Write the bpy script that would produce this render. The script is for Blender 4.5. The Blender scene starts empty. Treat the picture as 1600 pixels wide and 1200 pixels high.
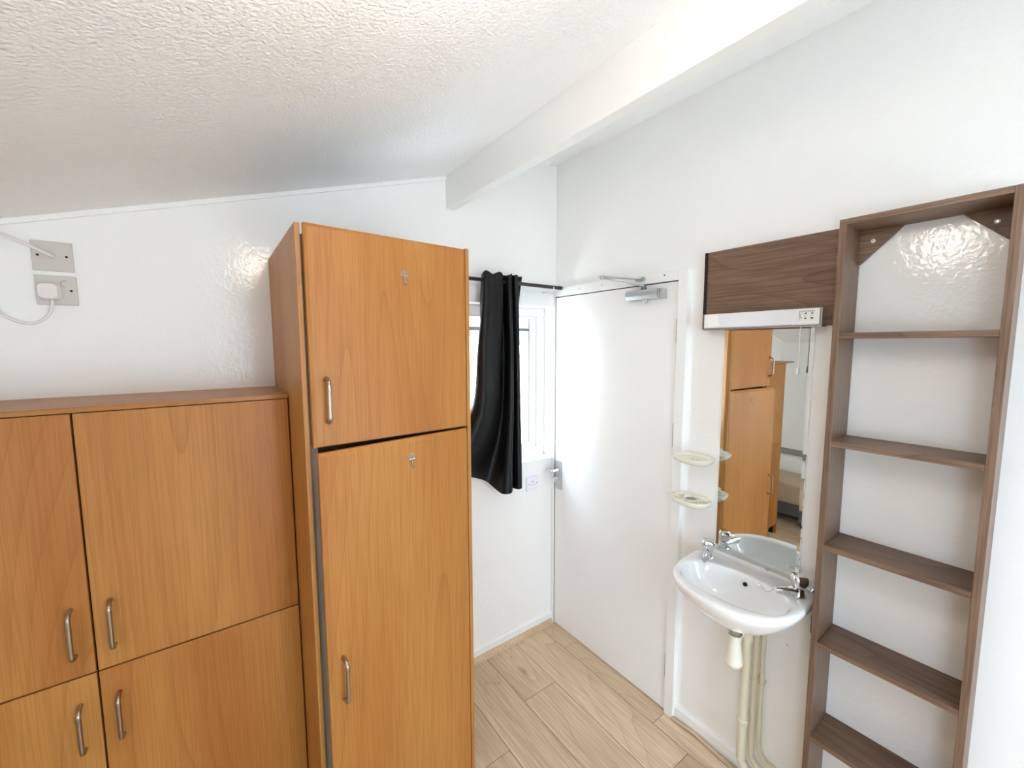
import bpy, bmesh, math, random
from mathutils import Vector, Matrix

random.seed(7)
sc = bpy.context.scene
C = sc.collection

# ------------------------------------------------------------------ camera
CAM = Vector((-1.6549, -1.8194, 1.7241))
YAW, PITCH, ROLL, FPX = math.radians(36.2514), math.radians(5.4163), math.radians(-0.1742), 642.0
fw = Vector((math.sin(YAW) * math.cos(PITCH), math.cos(YAW) * math.cos(PITCH), -math.sin(PITCH)))
rt = Vector((math.cos(YAW), -math.sin(YAW), 0))
up = rt.cross(fw)
rt2 = rt * math.cos(ROLL) + up * math.sin(ROLL)
up2 = up * math.cos(ROLL) - rt * math.sin(ROLL)
cam_data = bpy.data.cameras.new('camera')
cam = bpy.data.objects.new('camera', cam_data)
C.objects.link(cam)
cam_data.sensor_width = 36.0
cam_data.lens = FPX * 36.0 / 1600.0
cam_data.clip_start = 0.02
m3 = Matrix((rt2, up2, -fw)).transposed()
cam.matrix_world = Matrix.Translation(CAM) @ m3.to_4x4()
sc.camera = cam

# ------------------------------------------------------------------ sky, daylight portals, exposure
W = bpy.data.worlds.new('overcast_sky')
sc.world = W
W.use_nodes = True
bg = W.node_tree.nodes['Background']
bg.inputs['Color'].default_value = (0.72, 0.85, 1.0, 1)
bg.inputs['Strength'].default_value = 10.0
LAMP_STRENGTH = 16.0
sc.view_settings.view_transform = 'Standard'
sc.view_settings.look = 'None'
sc.view_settings.gamma = 1.0
sc.view_settings.use_curve_mapping = False
sc.view_settings.exposure = 0.82
sc.cycles.use_adaptive_sampling = True
sc.cycles.adaptive_threshold = 0.06
sc.cycles.max_bounces = 10
sc.cycles.diffuse_bounces = 8
sc.cycles.glossy_bounces = 6
sc.cycles.transparent_max_bounces = 12
sc.cycles.sample_clamp_indirect = 8.0
sc.cycles.caustics_reflective = False
sc.cycles.caustics_refractive = False


def portal(name, loc, rot, sx, sy):
    d = bpy.data.lights.new(name, 'AREA')
    d.shape = 'RECTANGLE'
    d.size, d.size_y = sx, sy
    d.cycles.is_portal = True
    o = bpy.data.objects.new(name, d)
    o.location, o.rotation_euler = loc, rot
    C.objects.link(o)


# window openings (back wall y = 0 and front wall y = YF)
YF, XL = -3.30, -3.20
WX0, WX1, WZ0, WZ1 = -0.885, -0.035, 1.062, 1.937
FX0, FX1, FZ0, FZ1 = -1.25, -0.60, 0.12, 2.14
LY0W, LY1W, LZ0W, LZ1W = -3.22, -2.40, 0.55, 1.50
portal('daylight_back', ((WX0 + WX1) / 2, 0.24, (WZ0 + WZ1) / 2), (-math.pi / 2, 0, 0), WX1 - WX0, WZ1 - WZ0)
portal('daylight_left', (XL - 0.24, (LY0W + LY1W) / 2, (LZ0W + LZ1W) / 2), (0, -math.pi / 2, 0), LZ1W - LZ0W, LY1W - LY0W)  # portal of the added left window
portal('daylight_front', ((FX0 + FX1) / 2, YF - 0.24, (FZ0 + FZ1) / 2), (math.pi / 2, 0, 0), FX1 - FX0, FZ1 - FZ0)


# ------------------------------------------------------------------ materials
def srgb(r, g, b):
    f = lambda c: ((c / 255 + 0.055) / 1.055) ** 2.4 if c / 255 > 0.04045 else c / 255 / 12.92
    return (f(r), f(g), f(b), 1)


MATS = {}


def mat(name, col, rough=0.5, metal=0.0, spec=0.5, bump=None, coat=0.0, sheen=0.0, mottle=False):
    m = bpy.data.materials.new(name)
    m.use_nodes = True
    nt = m.node_tree
    b = nt.nodes['Principled BSDF']
    b.inputs['Base Color'].default_value = col
    b.inputs['Roughness'].default_value = rough
    b.inputs['Metallic'].default_value = metal
    b.inputs['Specular IOR Level'].default_value = spec
    b.inputs['Coat Weight'].default_value = coat
    b.inputs['Sheen Weight'].default_value = sheen
    tc = nt.nodes.new('ShaderNodeTexCoord')
    if mottle:      # slight procedural mottling of the gloss
        n = nt.nodes.new('ShaderNodeTexNoise')
        n.inputs['Scale'].default_value = 9.0
        n.inputs['Detail'].default_value = 0.0
        nt.links.new(tc.outputs['Object'], n.inputs['Vector'])
        mr = nt.nodes.new('ShaderNodeMapRange')
        mr.inputs['To Min'].default_value = max(rough - 0.05, 0.0)
        mr.inputs['To Max'].default_value = rough + 0.05
        nt.links.new(n.outputs['Fac'], mr.inputs['Value'])
        nt.links.new(mr.outputs['Result'], b.inputs['Roughness'])
    if bump:
        for k, (scale, strength, dist, kind) in enumerate(bump):
            if kind == 'noise':
                t = nt.nodes.new('ShaderNodeTexNoise')
                t.inputs['Scale'].default_value = scale
                t.inputs['Detail'].default_value = 1.0
                t.inputs['Distortion'].default_value = 0.35
                out = t.outputs['Fac']
            else:
                t = nt.nodes.new('ShaderNodeTexVoronoi')
                t.inputs['Scale'].default_value = scale
                t.feature = 'SMOOTH_F1'
                out = t.outputs['Distance']
            nt.links.new(tc.outputs['Object'], t.inputs['Vector'])
            bp = nt.nodes.new('ShaderNodeBump')
            bp.inputs['Strength'].default_value = strength
            bp.inputs['Distance'].default_value = dist
            nt.links.new(out, bp.inputs['Height'])
            if k:
                nt.links.new(prev.outputs['Normal'], bp.inputs['Normal'])
            prev = bp
        nt.links.new(prev.outputs['Normal'], b.inputs['Normal'])
    MATS[name] = m
    return m


def wood(name, light, mid, dark, axis='z', rough=0.36, line=0.5, fine=0.25, scale=1.0, knots=0.0, tone=0.0, wood_y=1.0):
    """Procedural timber: grain runs along axis; every object gets its own offset."""
    m = bpy.data.materials.new(name)
    m.use_nodes = True
    nt = m.node_tree
    N, L = nt.nodes, nt.links
    b = N['Principled BSDF']
    tc = N.new('ShaderNodeTexCoord')
    oi = N.new('ShaderNodeObjectInfo')
    mul = N.new('ShaderNodeMath'); mul.operation = 'MULTIPLY'; mul.inputs[1].default_value = 37.0
    L.new(oi.outputs['Random'], mul.inputs[0])
    add = N.new('ShaderNodeVectorMath'); add.operation = 'ADD'
    L.new(tc.outputs['Object'], add.inputs[0]); L.new(mul.outputs[0], add.inputs[1])

    def mapped(across, along):
        mp = N.new('ShaderNodeMapping')
        s = [across] * 3
        s['xyz'.index(axis)] = along
        mp.inputs['Scale'].default_value = [v * scale for v in s]
        L.new(add.outputs[0], mp.inputs['Vector'])
        return mp.outputs['Vector']

    def noise(vec, detail=3.0, dist=0.0, rough_=0.55):
        t = N.new('ShaderNodeTexNoise')
        t.inputs['Scale'].default_value = 1.0
        t.inputs['Detail'].default_value = detail
        t.inputs['Distortion'].default_value = dist
        t.inputs['Roughness'].default_value = rough_
        L.new(vec, t.inputs['Vector'])
        return t.outputs['Fac']

    def ramp(fac, stops):
        r = N.new('ShaderNodeValToRGB')
        while len(r.color_ramp.elements) < len(stops):
            r.color_ramp.elements.new(0.5)
        for e, (p, c) in zip(r.color_ramp.elements, stops):
            e.position, e.color = p, c
        L.new(fac, r.inputs['Fac'])
        return r.outputs['Color']

    def mix(fac, a, c, mode='MIX'):
        x = N.new('ShaderNodeMix'); x.data_type = 'RGBA'; x.blend_type = mode
        if isinstance(fac, (int, float)):
            x.inputs['Factor'].default_value = fac
        else:
            L.new(fac, x.inputs['Factor'])
        L.new(a, x.inputs['A']); L.new(c, x.inputs['B'])
        return x.outputs['Result']

    broad = noise(mapped(5.0, 0.55), 1.0, 0.0)
    col = ramp(broad, [(0.32, mid), (0.62, light)])
    # cathedral figure: contour lines of a stretched noise field
    fld = noise(mapped(3.4, 0.26 * wood_y), 0.5, 0.0)
    k = N.new('ShaderNodeMath'); k.operation = 'MULTIPLY'; k.inputs[1].default_value = 22.0
    L.new(fld, k.inputs[0])
    fr = N.new('ShaderNodeMath'); fr.operation = 'FRACT'
    L.new(k.outputs[0], fr.inputs[0])
    lines = ramp(fr.outputs[0], [(0.0, (1, 1, 1, 1)), (0.10, (0.35, 0.35, 0.35, 1)), (0.45, (0, 0, 0, 1)), (0.93, (0.0, 0.0, 0.0, 1))])
    dk = N.new('ShaderNodeRGB'); dk.outputs[0].default_value = dark
    lf = N.new('ShaderNodeMath'); lf.operation = 'MULTIPLY'; lf.inputs[1].default_value = line
    L.new(lines, lf.inputs[0])
    col = mix(lf.outputs[0], col, dk.outputs[0])
    # fine pores
    fn = noise(mapped(230.0, 5.0), 1.0)
    fr2 = ramp(fn, [(0.38, (1, 1, 1, 1)), (0.58, (0, 0, 0, 1))])
    ff = N.new('ShaderNodeMath'); ff.operation = 'MULTIPLY'; ff.inputs[1].default_value = fine
    L.new(fr2, ff.inputs[0])
    col = mix(ff.outputs[0], col, dk.outputs[0])
    if knots:
        vo = N.new('ShaderNodeTexVoronoi'); vo.inputs['Scale'].default_value = 1.0
        L.new(mapped(7.0, 2.4), vo.inputs['Vector'])
        kr = ramp(vo.outputs['Distance'], [(0.03, (1, 1, 1, 1)), (0.16, (0, 0, 0, 1))])
        kf = N.new('ShaderNodeMath'); kf.operation = 'MULTIPLY'; kf.inputs[1].default_value = knots
        L.new(kr, kf.inputs[0])
        kf2 = N.new('ShaderNodeMath'); kf2.operation = 'MULTIPLY'
        L.new(kf.outputs[0], kf2.inputs[0]); L.new(ramp(noise(mapped(3, 1.2), 2), [(0.5, (0, 0, 0, 1)), (0.6, (1, 1, 1, 1))]), kf2.inputs[1])
        col = mix(kf2.outputs[0], col, dk.outputs[0])
    if tone:
        hsv = N.new('ShaderNodeHueSaturation')
        mr = N.new('ShaderNodeMapRange')
        mr.inputs['To Min'].default_value, mr.inputs['To Max'].default_value = 1 - tone, 1 + tone
        L.new(oi.outputs['Random'], mr.inputs['Value'])
        L.new(mr.outputs['Result'], hsv.inputs['Value'])
        L.new(col, hsv.inputs['Color'])
        col = hsv.outputs['Color']
    L.new(col, b.inputs['Base Color'])
    b.inputs['Roughness'].default_value = rough
    b.inputs['Specular IOR Level'].default_value = 0.35
    bp = N.new('ShaderNodeBump'); bp.inputs['Strength'].default_value = 0.06; bp.inputs['Distance'].default_value = 0.001
    L.new(fn, bp.inputs['Height']); L.new(bp.outputs['Normal'], b.inputs['Normal'])
    MATS[name] = m
    return m


mat('wall_paint', srgb(246, 245, 243), 0.14, spec=0.5, bump=[(70, 0.26, 0.003, 'noise')])
mat('ceiling_texture', srgb(250, 250, 250), 0.62, bump=[(135, 0.50, 0.006, 'noise')])
mat('gloss_white', srgb(243, 243, 242), 0.22, spec=0.28, bump=[(4, 0.02, 0.01, 'noise')])
mat('satin_white', srgb(242, 242, 240), 0.32)
mat('pvc_white', srgb(240, 243, 246), 0.22)
mat('cream_plastic', srgb(238, 235, 218), 0.25)
mat('cream_paint', srgb(226, 217, 193), 0.33)
mat('ceramic', srgb(246, 246, 246), 0.07, spec=0.6, coat=0.3)
mat('chrome', (0.78, 0.79, 0.80, 1), 0.09, metal=1.0)
mat('brushed_steel', srgb(176, 165, 150), 0.30, metal=1.0)
mat('aluminium', srgb(178, 178, 176), 0.36, metal=1.0)
mat('closer_silver', srgb(196, 199, 200), 0.34, metal=0.75)
mat('black_metal', srgb(28, 29, 31), 0.38)
mat('black_hole', srgb(8, 8, 8), 0.8)
mat('curtain_black', srgb(9, 10, 12), 0.42, spec=0.30, bump=[(220, 0.15, 0.0006, 'noise')])
mat('plate_white', srgb(206, 200, 194), 0.38)
mat('socket_white', srgb(232, 232, 238), 0.3)
mat('plug_white', srgb(232, 228, 224), 0.3)
mat('switch_print', srgb(70, 66, 64), 0.5)
mat('lamp_glaze', srgb(232, 232, 238), 0.22)
mat('gap_dark', srgb(38, 24, 14), 0.7)
mat('clear_plastic', srgb(225, 222, 214), 0.12)
MATS['clear_plastic'].node_tree.nodes['Principled BSDF'].inputs['Alpha'].default_value = 0.22
mat('strip_grey', srgb(150, 145, 138), 0.55)
mat('render_pale', srgb(196, 188, 176), 0.8)
mat('block_pale', srgb(206, 188, 168), 0.85, bump=[(30, 0.3, 0.01, 'noise')])
mat('grey_green', srgb(150, 160, 150), 0.3)
mat('ground_pale', srgb(232, 230, 225), 0.9)
mat('bedding', srgb(196, 178, 150), 0.85, bump=[(12, 0.5, 0.02, 'noise')])
mat('bed_grey', srgb(92, 96, 98), 0.6)
mat('rail_grey', srgb(150, 148, 142), 0.5)
wood('beech', srgb(184, 127, 64), srgb(170, 108, 48), srgb(134, 76, 26), 'z', 0.42, line=0.30, fine=0.24)
wood('beech_top', srgb(176, 120, 62), srgb(162, 106, 50), srgb(128, 78, 32), 'x', 0.36, line=0.25, fine=0.3)
wood('walnut_z', srgb(134, 106, 86), srgb(116, 90, 72), srgb(78, 57, 44), 'z', 0.42, line=0.40, fine=0.5)
wood('walnut_y', srgb(134, 106, 86), srgb(116, 90, 72), srgb(78, 57, 44), 'y', 0.42, line=0.5, fine=0.5)
wood('walnut_figure', srgb(134, 106, 86), srgb(118, 92, 74), srgb(76, 55, 42), 'y', 0.42, line=0.42, fine=0.45, wood_y=3.8)
wood('oak_floor', srgb(222, 199, 168), srgb(203, 177, 145), srgb(146, 116, 87), 'y', 0.42, line=0.30, fine=0.35, knots=0.8, tone=0.06, wood_y=2.0)

m = bpy.data.materials.new('mirror_silver'); m.use_nodes = True
b = m.node_tree.nodes['Principled BSDF']
b.inputs['Base Color'].default_value = (0.80, 0.82, 0.80, 1); b.inputs['Metallic'].default_value = 1.0; b.inputs['Roughness'].default_value = 0.012
MATS['mirror_silver'] = m
m = bpy.data.materials.new('window_glass'); m.use_nodes = True
nt = m.node_tree; nt.nodes.remove(nt.nodes['Principled BSDF'])
tr = nt.nodes.new('ShaderNodeBsdfTransparent'); tr.inputs['Color'].default_value = (0.93, 0.96, 0.97, 1)
gl = nt.nodes.new('ShaderNodeBsdfGlossy'); gl.inputs['Roughness'].default_value = 0.02
lw = nt.nodes.new('ShaderNodeLayerWeight')
pw5 = nt.nodes.new('ShaderNodeMath'); pw5.operation = 'POWER'; pw5.inputs[1].default_value = 5.0
nt.links.new(lw.outputs['Facing'], pw5.inputs[0])
fz = nt.nodes.new('ShaderNodeMapRange'); fz.inputs['To Min'].default_value = 0.04; fz.inputs['To Max'].default_value = 0.9
nt.links.new(pw5.outputs[0], fz.inputs['Value'])
mx = nt.nodes.new('ShaderNodeMixShader')
nt.links.new(fz.outputs[0], mx.inputs[0]); nt.links.new(tr.outputs[0], mx.inputs[1]); nt.links.new(gl.outputs[0], mx.inputs[2])
nt.links.new(mx.outputs[0], nt.nodes['Material Output'].inputs['Surface'])
MATS['window_glass'] = m
m = bpy.data.materials.new('lamp_opal'); m.use_nodes = True
b = m.node_tree.nodes['Principled BSDF']
b.inputs['Base Color'].default_value = (0.9, 0.9, 0.88, 1)
b.inputs['Emission Color'].default_value = (1.0, 0.92, 0.82, 1)
b.inputs['Emission Strength'].default_value = LAMP_STRENGTH
MATS['lamp_opal'] = m


# ------------------------------------------------------------------ mesh helpers
def B():
    return bmesh.new()


def box(bm, x0, x1, y0, y1, z0, z1):
    x0, x1 = min(x0, x1), max(x0, x1); y0, y1 = min(y0, y1), max(y0, y1); z0, z1 = min(z0, z1), max(z0, z1)
    v = [bm.verts.new(p) for p in [(x0, y0, z0), (x1, y0, z0), (x1, y1, z0), (x0, y1, z0), (x0, y0, z1), (x1, y0, z1), (x1, y1, z1), (x0, y1, z1)]]
    for f in [(3, 2, 1, 0), (4, 5, 6, 7), (0, 1, 5, 4), (1, 2, 6, 5), (2, 3, 7, 6), (3, 0, 4, 7)]:
        bm.faces.new([v[i] for i in f])
    return bm


def bx(*a):
    return box(B(), *a)


def prism(bm, pts, axis, a0, a1):
    """Extrude a 2-D polygon along an axis: x -> pts are (y,z); y -> (x,z); z -> (x,y)."""
    def P(p, a):
        return {'x': (a, p[0], p[1]), 'y': (p[0], a, p[1]), 'z': (p[0], p[1], a)}[axis]
    v0 = [bm.verts.new(P(p, a0)) for p in pts]
    v1 = [bm.verts.new(P(p, a1)) for p in pts]
    n = len(pts)
    bm.faces.new(v0); bm.faces.new(v1[::-1])
    for i in range(n):
        bm.faces.new((v0[i], v0[(i + 1) % n], v1[(i + 1) % n], v1[i]))
    return bm


def frame_of(d):
    d = d.normalized()
    a = Vector((0, 0, 1)) if abs(d.z) < 0.9 else Vector((1, 0, 0))
    u = d.cross(a).normalized()
    return u, d.cross(u).normalized()


def tube(bm, pts, r, n=12, caps=True, flat=1.0):
    """Tube through points; r a number or a list. flat squashes the second cross axis."""
    pts = [Vector(p) for p in pts]
    rs = r if isinstance(r, (list, tuple)) else [r] * len(pts)
    rings = []
    u = None
    for i, p in enumerate(pts):
        d = (pts[min(i + 1, len(pts) - 1)] - pts[max(i - 1, 0)]).normalized()
        if u is None:
            u, w = frame_of(d)
        else:
            u = (u - d * u.dot(d)).normalized(); w = d.cross(u)
        rings.append([bm.verts.new(p + (u * math.cos(2 * math.pi * k / n) + w * math.sin(2 * math.pi * k / n) * flat) * rs[i]) for k in range(n)])
    for a, c in zip(rings, rings[1:]):
        for k in range(n):
            bm.faces.new((a[k], a[(k + 1) % n], c[(k + 1) % n], c[k]))
    if caps:
        bm.faces.new(rings[0][::-1]); bm.faces.new(rings[-1])
    return bm


def lathe(bm, prof, centre, axis=Vector((0, 0, 1)), n=24):
    """prof: list of (distance along axis, radius)."""
    u, w = frame_of(Vector(axis)); ax = Vector(axis).normalized(); c = Vector(centre)
    rings = [[bm.verts.new(c + ax * h + (u * math.cos(2 * math.pi * k / n) + w * math.sin(2 * math.pi * k / n)) * max(r, 1e-5)) for k in range(n)] for h, r in prof]
    for a, d in zip(rings, rings[1:]):
        for k in range(n):
            bm.faces.new((a[k], a[(k + 1) % n], d[(k + 1) % n], d[k]))
    bm.faces.new(rings[0][::-1]); bm.faces.new(rings[-1])
    return bm


def bez(p, n=10):
    """Catmull-Rom through points."""
    p = [Vector(q) for q in p]
    out = []
    for i in range(len(p) - 1):
        a, b_, c, d = p[max(i - 1, 0)], p[i], p[i + 1], p[min(i + 2, len(p) - 1)]
        for k in range(n):
            t = k / n
            out.append(0.5 * ((2 * b_) + (c - a) * t + (2 * a - 5 * b_ + 4 * c - d) * t * t + (3 * b_ - a - 3 * c + d) * t ** 3))
    out.append(p[-1])
    return out


def rrect(cx, cy, hx, hy, r, n=6):
    pts = []
    for (sx, sy, a0) in ((1, 1, 0), (-1, 1, 90), (-1, -1, 180), (1, -1, 270)):
        for k in range(n + 1):
            a = math.radians(a0 + 90 * k / n)
            pts.append((cx + sx * (hx - r) + r * math.cos(a), cy + sy * (hy - r) + r * math.sin(a)))
    return pts


def obj(name, bm, material, parent=None, smooth=False, bevel=0.0, seg=2, sub=0, auto=None):
    """Link a bmesh given in world coordinates as one mesh object (a part when parent is set)."""
    bmesh.ops.recalc_face_normals(bm, faces=bm.faces)
    if bevel:
        bmesh.ops.bevel(bm, geom=list(bm.edges), offset=bevel, segments=seg, profile=0.6, affect='EDGES', clamp_overlap=True)
    vs = [v.co for v in bm.verts]
    lo = Vector([min(v[i] for v in vs) for i in range(3)]); hi = Vector([max(v[i] for v in vs) for i in range(3)])
    org = Vector(((lo.x + hi.x) / 2, (lo.y + hi.y) / 2, lo.z))
    bmesh.ops.translate(bm, verts=bm.verts, vec=-org)
    me = bpy.data.meshes.new(name)
    bm.to_mesh(me); bm.free()
    me.materials.append(MATS[material])
    if smooth:
        me.polygons.foreach_set('use_smooth', [True] * len(me.polygons))
    o = bpy.data.objects.new(name, me)
    C.objects.link(o)
    if parent is not None:
        o.parent = parent
        o.location = org - world_loc(parent)
    else:
        o.location = org
    if auto is not None:
        me.polygons.foreach_set('use_smooth', [True] * len(me.polygons))
        me.set_sharp_from_angle(angle=math.radians(auto))
    if sub:
        s = o.modifiers.new('subdivision', 'SUBSURF'); s.levels = s.render_levels = sub
    return o


def world_loc(o):
    v = Vector(o.location)
    while o.parent is not None:
        o = o.parent; v += Vector(o.location)
    return v


def thing(name, label, cat, loc, group=None):
    o = bpy.data.objects.new(name, None)
    C.objects.link(o)
    o.location = loc
    o.empty_display_size = 0.05
    return tag(o, label, cat, group)


def tag(o, label, cat, group=None):
    o['label'] = label; o['category'] = cat
    if group:
        o['group'] = group
    return o


def struct(o, label, cat):
    o['kind'] = 'structure'
    return tag(o, label, cat)


def share(src, loc, parent):
    c = src.copy(); C.objects.link(c); c.parent = parent; c.location = loc
    return c


# ------------------------------------------------------------------ the room
ZC, SL = 2.7386, 0.3116
ceil_z = lambda x: ZC + SL * x
T = 0.24
# walls with openings
bm = B()
for (a0, a1, z0, z1) in ((XL, WX0, 0, None), (WX0, WX1, 0, WZ0 - 0.012), (WX0, WX1, WZ1, None), (WX1, 0.0, 0, None)):
    top0 = z1 if z1 is not None else ceil_z(a0) + 0.02
    top1 = z1 if z1 is not None else ceil_z(a1) + 0.02
    prism(bm, [(a0, z0), (a1, z0), (a1, top1), (a0, top0)], 'y', 0.0, T)
struct(obj('wall_back', bm, 'wall_paint'), 'white painted wall behind the wood cupboards with the small window', 'wall')
wall_right = struct(obj('wall_right', bx(0, T, YF - T, T, 0, 2.77), 'wall_paint'), 'white painted wall carrying the door, mirror and open shelf', 'wall')
bm = B()
for (a0, a1, z0, z1) in ((YF, LY0W, 0, ceil_z(XL) + 0.02), (LY1W, T, 0, ceil_z(XL) + 0.02), (LY0W, LY1W, 0, LZ0W), (LY0W, LY1W, LZ1W, ceil_z(XL) + 0.02)):
    box(bm, XL - T, XL, a0, a1, z0, z1)
struct(obj('wall_left', bm, 'wall_paint'), 'low white wall behind the bed seen in the mirror', 'wall')
bm = B()
for (a0, a1, z0, z1) in ((XL, FX0, 0, None), (FX0, FX1, 0, FZ0), (FX0, FX1, FZ1, None), (FX1, 0.0, 0, None)):
    top0 = z1 if z1 is not None else ceil_z(a0) + 0.02
    top1 = z1 if z1 is not None else ceil_z(a1) + 0.02
    prism(bm, [(a0, z0), (a1, z0), (a1, top1), (a0, top0)], 'y', YF - T, YF)
struct(obj('wall_front', bm, 'wall_paint'), 'white painted wall opposite the cupboards with the larger window', 'wall')
bm = prism(B(), [(XL - T, ceil_z(XL - T)), (0.0, ceil_z(0)), (0.0, ceil_z(0) + 0.15), (XL - T, ceil_z(XL - T) + 0.15)], 'y', YF - T, T)
struct(obj('ceiling', bm, 'ceiling_texture'), 'sloping off-white ceiling with rough stippled texture', 'ceiling')
# beam under the sloping ceiling, parallel to the door wall
BX0, BX1, BZ = -0.7089, -0.6655, 2.369
bm = prism(B(), [(BX0, BZ), (BX1, BZ), (BX1, ceil_z(BX1) + 0.01), (BX0, ceil_z(BX0) + 0.01)], 'y', YF, 0.0)
beam = struct(obj('ceiling_beam', bm, 'satin_white', bevel=0.002), 'white painted timber beam running below the sloping ceiling', 'beam')

# floor planks
fl = obj('floor', bx(XL, 0, YF, 0.0, -0.05, -0.002), 'gap_dark')
struct(fl, 'pale oak laminate floor laid in long planks', 'floor')
edges = [0.0, -0.120] + [-0.120 - 0.2 * k for k in range(1, 19)]
joints = {0: -0.807, 1: -0.979, 2: -0.367, 3: -1.15, 4: -0.52}
LP = 1.285
plank_mesh = {}
for i in range(len(edges) - 1):
    x1, x0 = edges[i], max(edges[i + 1], XL)
    if x1 <= XL:
        break
    j = joints.get(i, -random.uniform(0.1, 1.2))
    ys = [0.0, j]
    while ys[-1] > YF:
        ys.append(ys[-1] - LP)
    for k in range(len(ys) - 1):
        y1, y0 = ys[k], max(ys[k + 1], YF)
        if y1 - y0 < 0.01:
            continue
        key = (round(x1 - x0, 4), round(y1 - y0, 4))
        if key in plank_mesh:
            share(plank_mesh[key], Vector(((x0 + x1) / 2, (y0 + y1) / 2, -0.012)) - world_loc(fl), fl)
        else:
            g = 0.0009
            plank_mesh[key] = obj('plank', bx(x0 + g, x1 - g, y0 + g, y1 - g, -0.012, 0.0), 'oak_floor', fl, bevel=0.0007, seg=1)

# skirtings, beads
bm = prism(B(), [(0.0, 0.0), (-0.014, 0.0), (-0.014, 0.062), (-0.006, 0.075), (0.0, 0.075)], 'x', -0.926, -0.030)
struct(obj('baseboard_back', bm, 'satin_white'), 'narrow white skirting board below the window', 'baseboard')
bm = prism(B(), [(0.0, 0.0), (-0.015, 0.0), (-0.015, 0.052), (-0.007, 0.064), (0.0, 0.064)], 'y', -1.385, -0.842)
struct(obj('baseboard_right', bm, 'satin_white'), 'narrow white skirting board below the wash basin', 'baseboard')
bm = prism(B(), [(-0.014, 0.0), (-0.034, 0.0), (-0.030, 0.014), (-0.016, 0.030), (-0.014, 0.030)], 'x', -0.926, -0.034)
struct(obj('trim_1', bm, 'oak_floor'), 'pale wood floor bead along the skirting below the window', 'trim')
bm = tube(B(), bez([(-0.030, -0.846, 0.006), (-0.026, -0.95, 0.012), (-0.031, -1.02, 0.010), (-0.036, -1.12, 0.006), (-0.038, -1.38, 0.006)], 8), 0.0085, 8, flat=0.75)
struct(obj('trim_2', bm, 'oak_floor', smooth=True), 'warped pale wood bead lying along the skirting under the basin', 'trim')
bm = B()
prism(bm, [(XL, ceil_z(XL) - 0.016), (BX0, ceil_z(BX0) - 0.016), (BX0, ceil_z(BX0)), (XL, ceil_z(XL))], 'y', -0.010, 0.0)
struct(obj('trim_3', bm, 'satin_white'), 'thin white bead where the sloping ceiling meets the cupboard wall', 'trim')
bm = bx(-0.90, -0.033, -0.020, 0.0, 1.938, 2.014)
struct(obj('trim_4', bm, 'satin_white', bevel=0.003), 'white painted batten board above the window', 'trim')

# ------------------------------------------------------------------ door
door = bpy.data.objects.new('door_1', None); C.objects.link(door); door.location = (0, -0.42, 0)
struct(door, 'plain white gloss flush door with silver lever handle', 'door')
FXF = -0.030
bm = B()
box(bm, FXF, 0.0, -0.022, 0.0, 0, 2.050)
box(bm, FXF, 0.0, -0.846, -0.802, 0, 2.040)
prism(bm, [(-0.022, 1.9995), (-0.802, 1.9985), (-0.802, 2.040), (-0.022, 2.050)], 'x', FXF, 0.0)
obj('frame', bm, 'gloss_white', door, bevel=0.0025)
bm = B()
box(bm, -0.0205, -0.001, -0.0245, -0.019, 0.006, 2.0)
obj('jamb_gap', bm, 'gap_dark', door)  # dark strip stands in for the shade between jamb and leaf
leaf = obj('leaf', bx(-0.0200, -0.0005, -0.797, -0.0255, 0.008, 1.9945), 'gloss_white', door, bevel=0.0015)
obj('head_gap', bx(-0.012, -0.001, -0.800, -0.024, 1.9945, 1.9995), 'gap_dark', door)
for z0, z1 in ((1.73, 1.835), (1.273, 1.378), (0.175, 0.288)):
    h = B()
    lathe(h, [(0, 0.0045), (z1 - z0, 0.0045)], (-0.0225, -0.7995, z0), n=10)
    for q in (0.2, 0.4, 0.6, 0.8):
        lathe(h, [(0, 0.0052), (0.003, 0.0052)], (-0.0225, -0.7995, z0 + (z1 - z0) * q), n=10)
    obj('hinge', h, 'closer_silver', door, smooth=False)
# lever handle on long plate
hp = obj('handle_plate', prism(B(), rrect(-0.060, 0.955, 0.0245, 0.086, 0.006), 'x', -0.020, -0.027), 'closer_silver', door, bevel=0.001, seg=1)
lv = B()
lathe(lv, [(0, 0.011), (0.012, 0.011), (0.013, 0.008), (0.042, 0.008)], (-0.027, -0.064, 0.985), (-1, 0, 0), 16)
tube(lv, bez([(-0.066, -0.066, 0.985), (-0.072, -0.058, 0.985), (-0.073, -0.040, 0.984), (-0.071, 0.030 - 0.04, 0.983)], 6), 0.0095, 12, flat=0.7)
obj('lever', lv, 'chrome', hp, smooth=True)
tt = B()
lathe(tt, [(0, 0.013), (0.006, 0.013), (0.008, 0.009), (0.018, 0.008)], (-0.027, -0.062, 0.935), (-1, 0, 0), 16)
box(tt, -0.058, -0.045, -0.066, -0.058, 0.918, 0.950)
obj('thumb_turn', tt, 'chrome', hp, bevel=0.001, seg=1)
km = B()
box(km, -0.0276, -0.0268, -0.068, -0.066, 0.885, 0.902); box(km, -0.0276, -0.0268, -0.058, -0.056, 0.885, 0.902)
box(km, -0.0276, -0.0268, -0.064, -0.060, 0.898, 0.900); box(km, -0.0276, -0.0268, -0.064, -0.060, 0.886, 0.888)
obj('engraving', km, 'aluminium', hp)
obj('latch_edge', bx(-0.0215, -0.010, -0.0262, -0.0225, 0.928, 1.018), 'bed_grey', door)

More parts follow.
